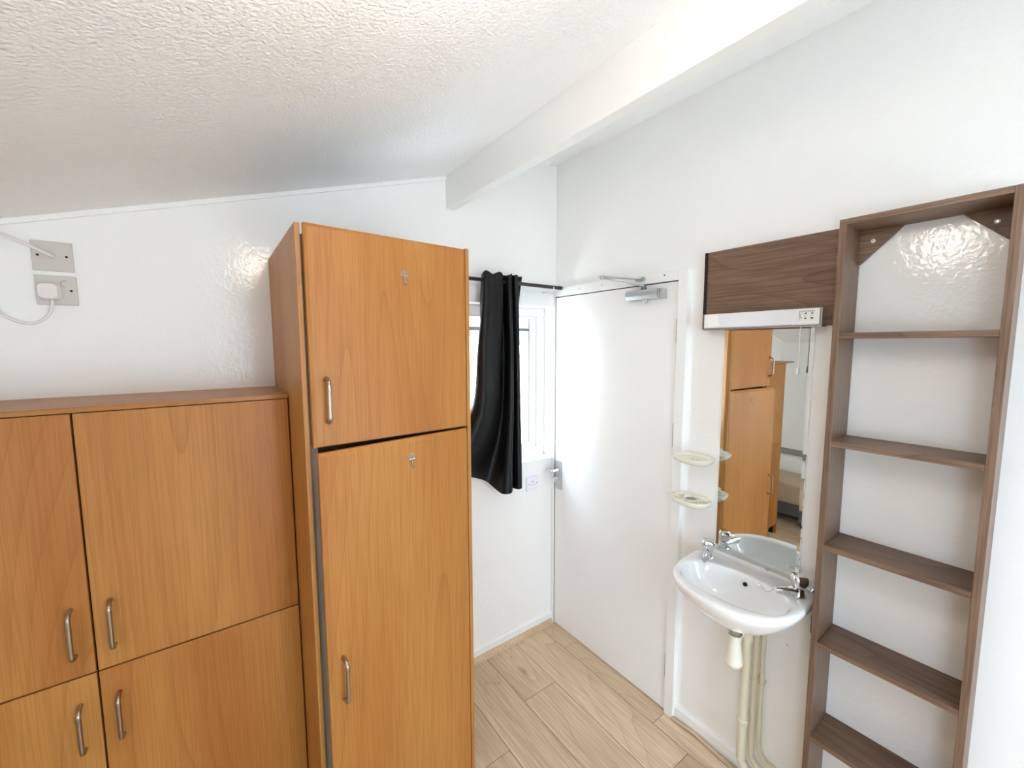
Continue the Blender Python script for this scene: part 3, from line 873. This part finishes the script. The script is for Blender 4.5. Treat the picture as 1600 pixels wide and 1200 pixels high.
obj('pull_cord', tube(B(), [(-0.050, -1.271, 1.784), (-0.050, -1.2705, 1.72), (-0.050, -1.2705, 1.645)], 0.0014, 8), 'plug_white', lt)
obj('cord_toggle', lathe(B(), [(0, 0.0042), (0.002, 0.0048), (0.020, 0.0042), (0.023, 0.002)], (-0.050, -1.2705, 1.623), (0, 0, 1), 14), 'plug_white', lt, auto=40)

MY0, MY1, MZ0, MZ1 = -1.298, -0.998, 0.876, 1.790
mi = thing('mirror', 'tall narrow frameless mirror above the wash basin', 'mirror', (-0.003, (MY0 + MY1) / 2, MZ0))
bm = B()
xb, xo, xi, ins = -0.0003, -0.0040, -0.0058, 0.012
R = [[bm.verts.new((x, y, z)) for y, z in ((MY0 + i, MZ0 + i), (MY1 - i, MZ0 + i), (MY1 - i, MZ1 - i), (MY0 + i, MZ1 - i))] for x, i in ((xb, 0), (xo, 0), (xi, ins))]
bm.faces.new(R[0])
for a, c in zip(R, R[1:]):
    for k in range(4):
        bm.faces.new((a[k], a[(k + 1) % 4], c[(k + 1) % 4], c[k]))
bm.faces.new(R[2][::-1])
obj('glass', bm, 'mirror_silver', mi)
bm = B(); random.seed(3)
z = MZ0 + 0.05
while z < MZ1 - 0.15:
    h = random.uniform(0.02, 0.07); w_ = random.uniform(0.0012, 0.003)
    box(bm, -0.0046, -0.0005, MY0 - 0.0010, MY0 + w_, z, z + h); z += h + random.uniform(0.0, 0.02)
wn = obj('worn_edge', bm, 'plug_white', mi); wn['kind'] = 'stuff'
obj('lower_clip', bx(-0.0065, -0.0005, -1.200, -1.190, MZ0 - 0.004, MZ0 + 0.004), 'chrome', mi)

# ------------------------------------------------------------------ soap dishes
def soap_dish(yc, z, label, beaker):
    t = thing('soap_dish', label, 'soap dish', (-0.075, yc, z - 0.02), 'cream soap holders beside the mirror')
    n = 40
    def ring(hx, hy, zz_, xc):
        out = []
        for k in range(n):
            a = 2 * math.pi * k / n
            c_, s_ = math.cos(a), math.sin(a)
            out.append((xc + hx * (1 if c_ > 0 else -1) * abs(c_) ** (2 / 2.6), yc + hy * (1 if s_ > 0 else -1) * abs(s_) ** (2 / 2.6), zz_))
        return out
    bm = B()
    prof = [(0.040, 0.060, z - 0.026), (0.052, 0.074, z - 0.017), (0.058, 0.080, z - 0.004), (0.057, 0.079, z), (0.049, 0.070, z), (0.046, 0.066, z - 0.008)]
    rs = [[bm.verts.new(p) for p in ring(hx, hy, zz_, -0.075)] for hx, hy, zz_ in prof]
    for a, c in zip(rs, rs[1:]):
        for k in range(n):
            bm.faces.new((a[k], a[(k + 1) % n], c[(k + 1) % n], c[k]))
    bm.faces.new(rs[0][::-1]); bm.faces.new(rs[-1])
    obj('tray', bm, 'cream_plastic', t, auto=40)
    obj('mounting_arm', bx(-0.026, -0.0003, yc - 0.030, yc + 0.030, z - 0.020, z - 0.003), 'cream_plastic', t, bevel=0.003)
    if beaker:
        obj('beaker_ring', tube(B(), [(-0.075 + 0.027 * math.cos(a * math.pi / 12), yc + 0.027 * math.sin(a * math.pi / 12), z - 0.003) for a in range(25)], 0.0042, 8), 'cream_plastic', t, smooth=True)
        for sy in (-1, 1):
            for dx in (-0.016, 0.016):
                obj('brush_ring', tube(B(), [(-0.075 + dx + 0.009 * math.cos(a * math.pi / 8), yc + sy * 0.049 + 0.009 * math.sin(a * math.pi / 8), z - 0.003) for a in range(17)], 0.0030, 6), 'cream_plastic', t, smooth=True)
        obj('beaker_hole', lathe(B(), [(0, 0.023), (0.0006, 0.023)], (-0.075, yc, z - 0.0078), (0, 0, 1), 24), 'rail_grey', t)
    else:
        for dy in (-0.045, -0.025, -0.005):
            obj('drain_slot', prism(B(), rrect(-0.090, yc + dy, 0.012, 0.003, 0.0028), 'z', z - 0.008, z - 0.0074), 'rail_grey', t)
        obj('ridge', prism(B(), rrect(-0.075, yc + 0.028, 0.026, 0.004, 0.0035), 'z', z - 0.008, z - 0.003), 'cream_plastic', t)


soap_dish(-0.926, 1.265, 'cream plastic soap dish beside the mirror, the upper of two', False)
soap_dish(-0.921, 1.087, 'cream plastic beaker and toothbrush holder beside the mirror, the lower of two', True)

# ------------------------------------------------------------------ wash basin
YC = -1.151
bs = thing('wash_basin', 'small white ceramic wash basin on the wall below the mirror', 'wash basin', (-0.15, YC, 0.68))
N_ = 96
def pw(v, e):
    return math.copysign(abs(v) ** e, v)
def outer(t, s, z):
    c_, s_ = math.cos(t), math.sin(t)
    if c_ >= 0:
        x = -0.14 - 0.212 * pw(c_, 2 / 2.25) * s
        y = 0.216 * pw(s_, 2 / 2.25) * s
    else:
        x = -0.14 + 0.1395 * pw(-c_, 2 / 9) * (s ** 0.12)
        y = 0.216 * pw(s_, 2 / 9) * (s ** 0.75) * (1 - 0.02 * (-c_))
    return (min(x, -0.0005), YC + y, z)
def inner(t, s, z):
    c_, s_ = math.cos(t), math.sin(t)
    x = -0.187 - 0.112 * pw(c_, 2 / 2.3) * s if c_ >= 0 else -0.187 + 0.102 * pw(-c_, 2 / 2.6) * s
    return (x, YC + 0.181 * pw(s_, 2 / 2.4) * s, z)
def lerp(a, c_, f):
    return tuple(a[i] * (1 - f) + c_[i] * f for i in range(3))
ang = [2 * math.pi * k / N_ for k in range(N_)]
prof = [lambda t: outer(t, 0.20, 0.706), lambda t: outer(t, 0.38, 0.715), lambda t: outer(t, 0.58, 0.738), lambda t: outer(t, 0.77, 0.776), lambda t: outer(t, 0.92, 0.812), lambda t: outer(t, 0.985, 0.836),
        lambda t: outer(t, 1.0, 0.848), lambda t: outer(t, 0.990, 0.858), lambda t: outer(t, 0.965, 0.8625), lambda t: lerp(outer(t, 0.965, 0.864), inner(t, 1.05, 0.864), 0.5),
        lambda t: inner(t, 1.06, 0.863), lambda t: inner(t, 1.02, 0.860), lambda t: inner(t, 0.985, 0.850), lambda t: inner(t, 0.93, 0.822), lambda t: inner(t, 0.83, 0.785), lambda t: inner(t, 0.62, 0.755), lambda t: inner(t, 0.35, 0.742), lambda t: inner(t, 0.12, 0.738)]
bm = B()
rs = [[bm.verts.new(p(t)) for t in ang] for p in prof]
for a, c in zip(rs, rs[1:]):
    for k in range(N_):
        bm.faces.new((a[k], a[(k + 1) % N_], c[(k + 1) % N_], c[k]))
bm.faces.new(rs[0][::-1]); bm.faces.new(rs[-1])
obj('bowl', bm, 'ceramic', bs, smooth=True, sub=1)
bm = lathe(B(), [(0, 0.0075), (0.004, 0.0075)], (-0.0965, -1.160, 0.834), (-1, 0, 0.35), 20)
obj('overflow_hole', bm, 'black_hole', bs, auto=40)
obj('waste_ring', lathe(B(), [(0, 0.020), (0.003, 0.019), (0.002, 0.012)], (-0.187, YC, 0.738), (0, 0, 1), 24), 'chrome', bs, auto=40)
bm = prism(B(), [(-0.0005, 0.70), (-0.05, 0.74), (-0.05, 0.80), (-0.0005, 0.80)], 'y', -1.366, -1.356)
obj('wall_fixing', bm, 'bed_grey', bs)

# taps
def tap(y, label, spout_dir):
    x = -0.072
    t = thing('basin_tap', label, 'tap', (x, y, 0.862), 'chrome basin taps')
    bm = lathe(B(), [(0, 0.0225), (0.004, 0.0225), (0.006, 0.019), (0.020, 0.0165), (0.030, 0.015), (0.040, 0.0165)], (x, y, 0.8625), (0, 0, 1), 24)
    obj('body', bm, 'chrome', t, auto=50)
    bm = B()
    hd = [(0.030, 0.0165), (0.038, 0.0195), (0.050, 0.0255), (0.064, 0.0265), (0.074, 0.0230), (0.078, 0.012)]
    n = 48
    rr = []
    for h, r in hd:
        rr.append([bm.verts.new((x + (r * (1 + 0.07 * math.cos(4 * a))) * math.cos(a), y + (r * (1 + 0.07 * math.cos(4 * a))) * math.sin(a), 0.8625 + h)) for a in [2 * math.pi * k / n for k in range(n)]])
    for a, c in zip(rr, rr[1:]):
        for k in range(n):
            bm.faces.new((a[k], a[(k + 1) % n], c[(k + 1) % n], c[k]))
    bm.faces.new(rr[0][::-1]); bm.faces.new(rr[-1])
    obj('handwheel', bm, 'chrome', t, smooth=True)
    d = Vector(spout_dir).normalized()
    p0 = Vector((x, y, 0.884))
    bm = tube(B(), [p0, p0 + d * 0.03 + Vector((0, 0, 0.003)), p0 + d * 0.060 + Vector((0, 0, 0.005)), p0 + d * 0.080 + Vector((0, 0, 0.005))], [0.014, 0.013, 0.0115, 0.0105], 16, flat=0.8)
    tube(bm, [p0 + d * 0.070 + Vector((0, 0, 0.004)), p0 + d * 0.070 + Vector((0, 0, -0.010))], 0.0085, 14)
    obj('spout', bm, 'chrome', t, auto=50)
    return t


tap(-1.0, 'chrome basin tap at the door end of the basin', (-1, -0.35, 0))
t2 = tap(-1.322, 'chrome basin tap at the shelf end of the basin', (-1, 0.75, 0))
obj('wall_elbow', tube(B(), [(-0.050, -1.345, 0.885), (-0.030, -1.362, 0.884), (-0.020, -1.366, 0.884)], 0.0085, 12), 'chrome', t2, smooth=True)
ch = thing('plug_chain', 'short fine metal chain hanging in the basin below the tap', 'chain', (-0.13, -1.25, 0.85))
obj('chain', tube(B(), bez([(-0.122, -1.272, 0.884), (-0.130, -1.248, 0.862), (-0.121, -1.228, 0.8615)], 6), 0.0011, 6), 'aluminium', ch)
obj('stay_loop', tube(B(), bez([(-0.119, -1.232, 0.8605), (-0.118, -1.226, 0.866), (-0.119, -1.218, 0.870), (-0.122, -1.214, 0.865)], 6), 0.0030, 8), 'chrome', ch, smooth=True)

# trap and pipes under the basin
tp = thing('bottle_trap', 'cream plastic bottle trap hanging under the basin', 'trap', (-0.155, -1.158, 0.53))
obj('waste_tail', lathe(B(), [(0, 0.024), (0.008, 0.026), (0.012, 0.022), (0.040, 0.022)], (-0.155, -1.158, 0.664), (0, 0, 1), 20), 'aluminium', tp, auto=40)
obj('collar', lathe(B(), [(0, 0.023), (0.022, 0.024)], (-0.155, -1.158, 0.643), (0, 0, 1), 24), 'cream_plastic', tp, auto=40)
obj('bottle', lathe(B(), [(0.0, 0.008), (0.004, 0.020), (0.014, 0.028), (0.020, 0.0295), (0.022, 0.031), (0.027, 0.031), (0.030, 0.0295), (0.060, 0.027), (0.100, 0.022), (0.112, 0.021)], (-0.155, -1.158, 0.531), (0, 0, 1), 24), 'cream_plastic', tp, auto=40)
wp = thing('waste_pipe', 'thick cream waste pipe running down the wall below the basin', 'pipe', (-0.058, -1.161, 0))
obj('outlet_elbow', tube(B(), bez([(-0.1285, -1.158, 0.656), (-0.11, -1.160, 0.662), (-0.070, -1.161, 0.660), (-0.058, -1.161, 0.646)], 6), 0.0195, 16), 'cream_plastic', wp, smooth=True)
obj('socket', lathe(B(), [(0, 0.021), (0.045, 0.0225)], (-0.058, -1.161, 0.600), (0, 0, 1), 20), 'cream_paint', wp, auto=40)
obj('pipe', tube(B(), bez([(-0.058, -1.161, 0.640), (-0.058, -1.161, 0.40), (-0.058, -1.161, 0.14), (-0.058, -1.166, 0.09), (-0.056, -1.195, 0.055), (-0.055, -1.25, 0.045), (-0.055, -1.383, 0.045)], 6), 0.0170, 18), 'cream_paint', wp, smooth=True)
obj('clip', lathe(B(), [(0, 0.0195), (0.006, 0.0215), (0.012, 0.0200), (0.018, 0.0215), (0.022, 0.0195)], (-0.058, -1.161, 0.250), (0, 0, 1), 20), 'cream_paint', wp, auto=40)
obj('clip_foot', bx(-0.045, -0.0003, -1.166, -1.150, 0.255, 0.270), 'cream_paint', wp)


def pipe(y, r, zt, zb, label, bend, clipz):
    t = thing('water_pipe', label, 'pipe', (-0.03, y, 0), 'painted water pipes under the basin')
    obj('pipe', tube(B(), bez([(-0.030, y, zt), (-0.030, y, 0.45), (-0.030, y, zb + 0.08), (-0.030, y - 0.006, zb + 0.03), (-0.030, y - bend, zb), (-0.030, y - 0.09, zb - 0.008), (-0.030, -1.383, zb - 0.008)], 6), r, 14), 'cream_paint', t, smooth=True)
    obj('clip', lathe(B(), [(0, r + 0.002), (0.006, r + 0.003), (0.012, r + 0.002)], (-0.030, y, clipz), (0, 0, 1), 16), 'cream_paint', t, auto=40)
    obj('clip_foot', bx(-0.028, -0.0003, y - 0.005, y + 0.005, clipz + 0.001, clipz + 0.011), 'cream_paint', t)


pipe(-1.184, 0.0105, 0.702, 0.080, 'cream painted water pipe next to the thick waste pipe', 0.030, 0.430)
pipe(-1.209, 0.0080, 0.702, 0.125, 'slim cream painted water pipe nearest the shelf unit', 0.030, 0.425)
# old screw hole in the wall beside the basin
obj('screw_hole', lathe(B(), [(0, 0.0022), (0.0006, 0.0022)], (-0.0002, -1.275, 0.62), (-1, 0, 0), 8), 'bed_grey', wall_right)

# ------------------------------------------------------------------ dome lamp on the sloping ceiling (above the frame)
LC = Vector((-1.392, -1.402, ceil_z(-1.392)))
axn = Vector((SL, 0, -1)).normalized()
dl = thing('globe_lamp', 'round opal globe lamp on the sloping ceiling', 'lamp', LC)
obj('base', lathe(B(), [(0, 0.055), (0.010, 0.055), (0.014, 0.030), (0.026, 0.028)], LC, axn, 40), 'satin_white', dl, auto=40)
obj('globe', lathe(B(), [(0.092 - 0.072 * math.cos(math.radians(a)), 0.086 * math.sin(math.radians(a)) + 0.001) for a in range(18, 181, 9)], LC, axn, 40), 'lamp_opal', dl, smooth=True)

# ------------------------------------------------------------------ bed seen only in the mirror
bd = thing('bed', 'narrow daybed with beige cover along the low wall, seen in the mirror', 'bed', (-2.96, -1.0, 0))
BY0, BY1 = -1.98, -0.04
obj('base', bx(-3.18, -2.76, BY0, BY1, 0.085, 0.20), 'bed_grey', bd, bevel=0.006)
for xx in (-3.14, -2.80):
    for yy in (BY0 + 0.06, -0.62, BY1 - 0.06):
        obj('leg', lathe(B(), [(0, 0.018), (0.09, 0.022)], (xx, yy, 0), (0, 0, 1), 12), 'bed_grey', bd, auto=40)
bm = bx(-3.195, -2.74, BY0, BY1, 0.20, 0.40)
obj('mattress', bm, 'bedding', bd, bevel=0.035, seg=4, auto=50)
rl = obj('rail', bx(XL, XL + 0.02, -1.90, -0.002, 0.575, 0.635), 'rail_grey')
struct(rl, 'grey rail along the low wall above the bed', 'rail')
rl.name = 'trim_5'
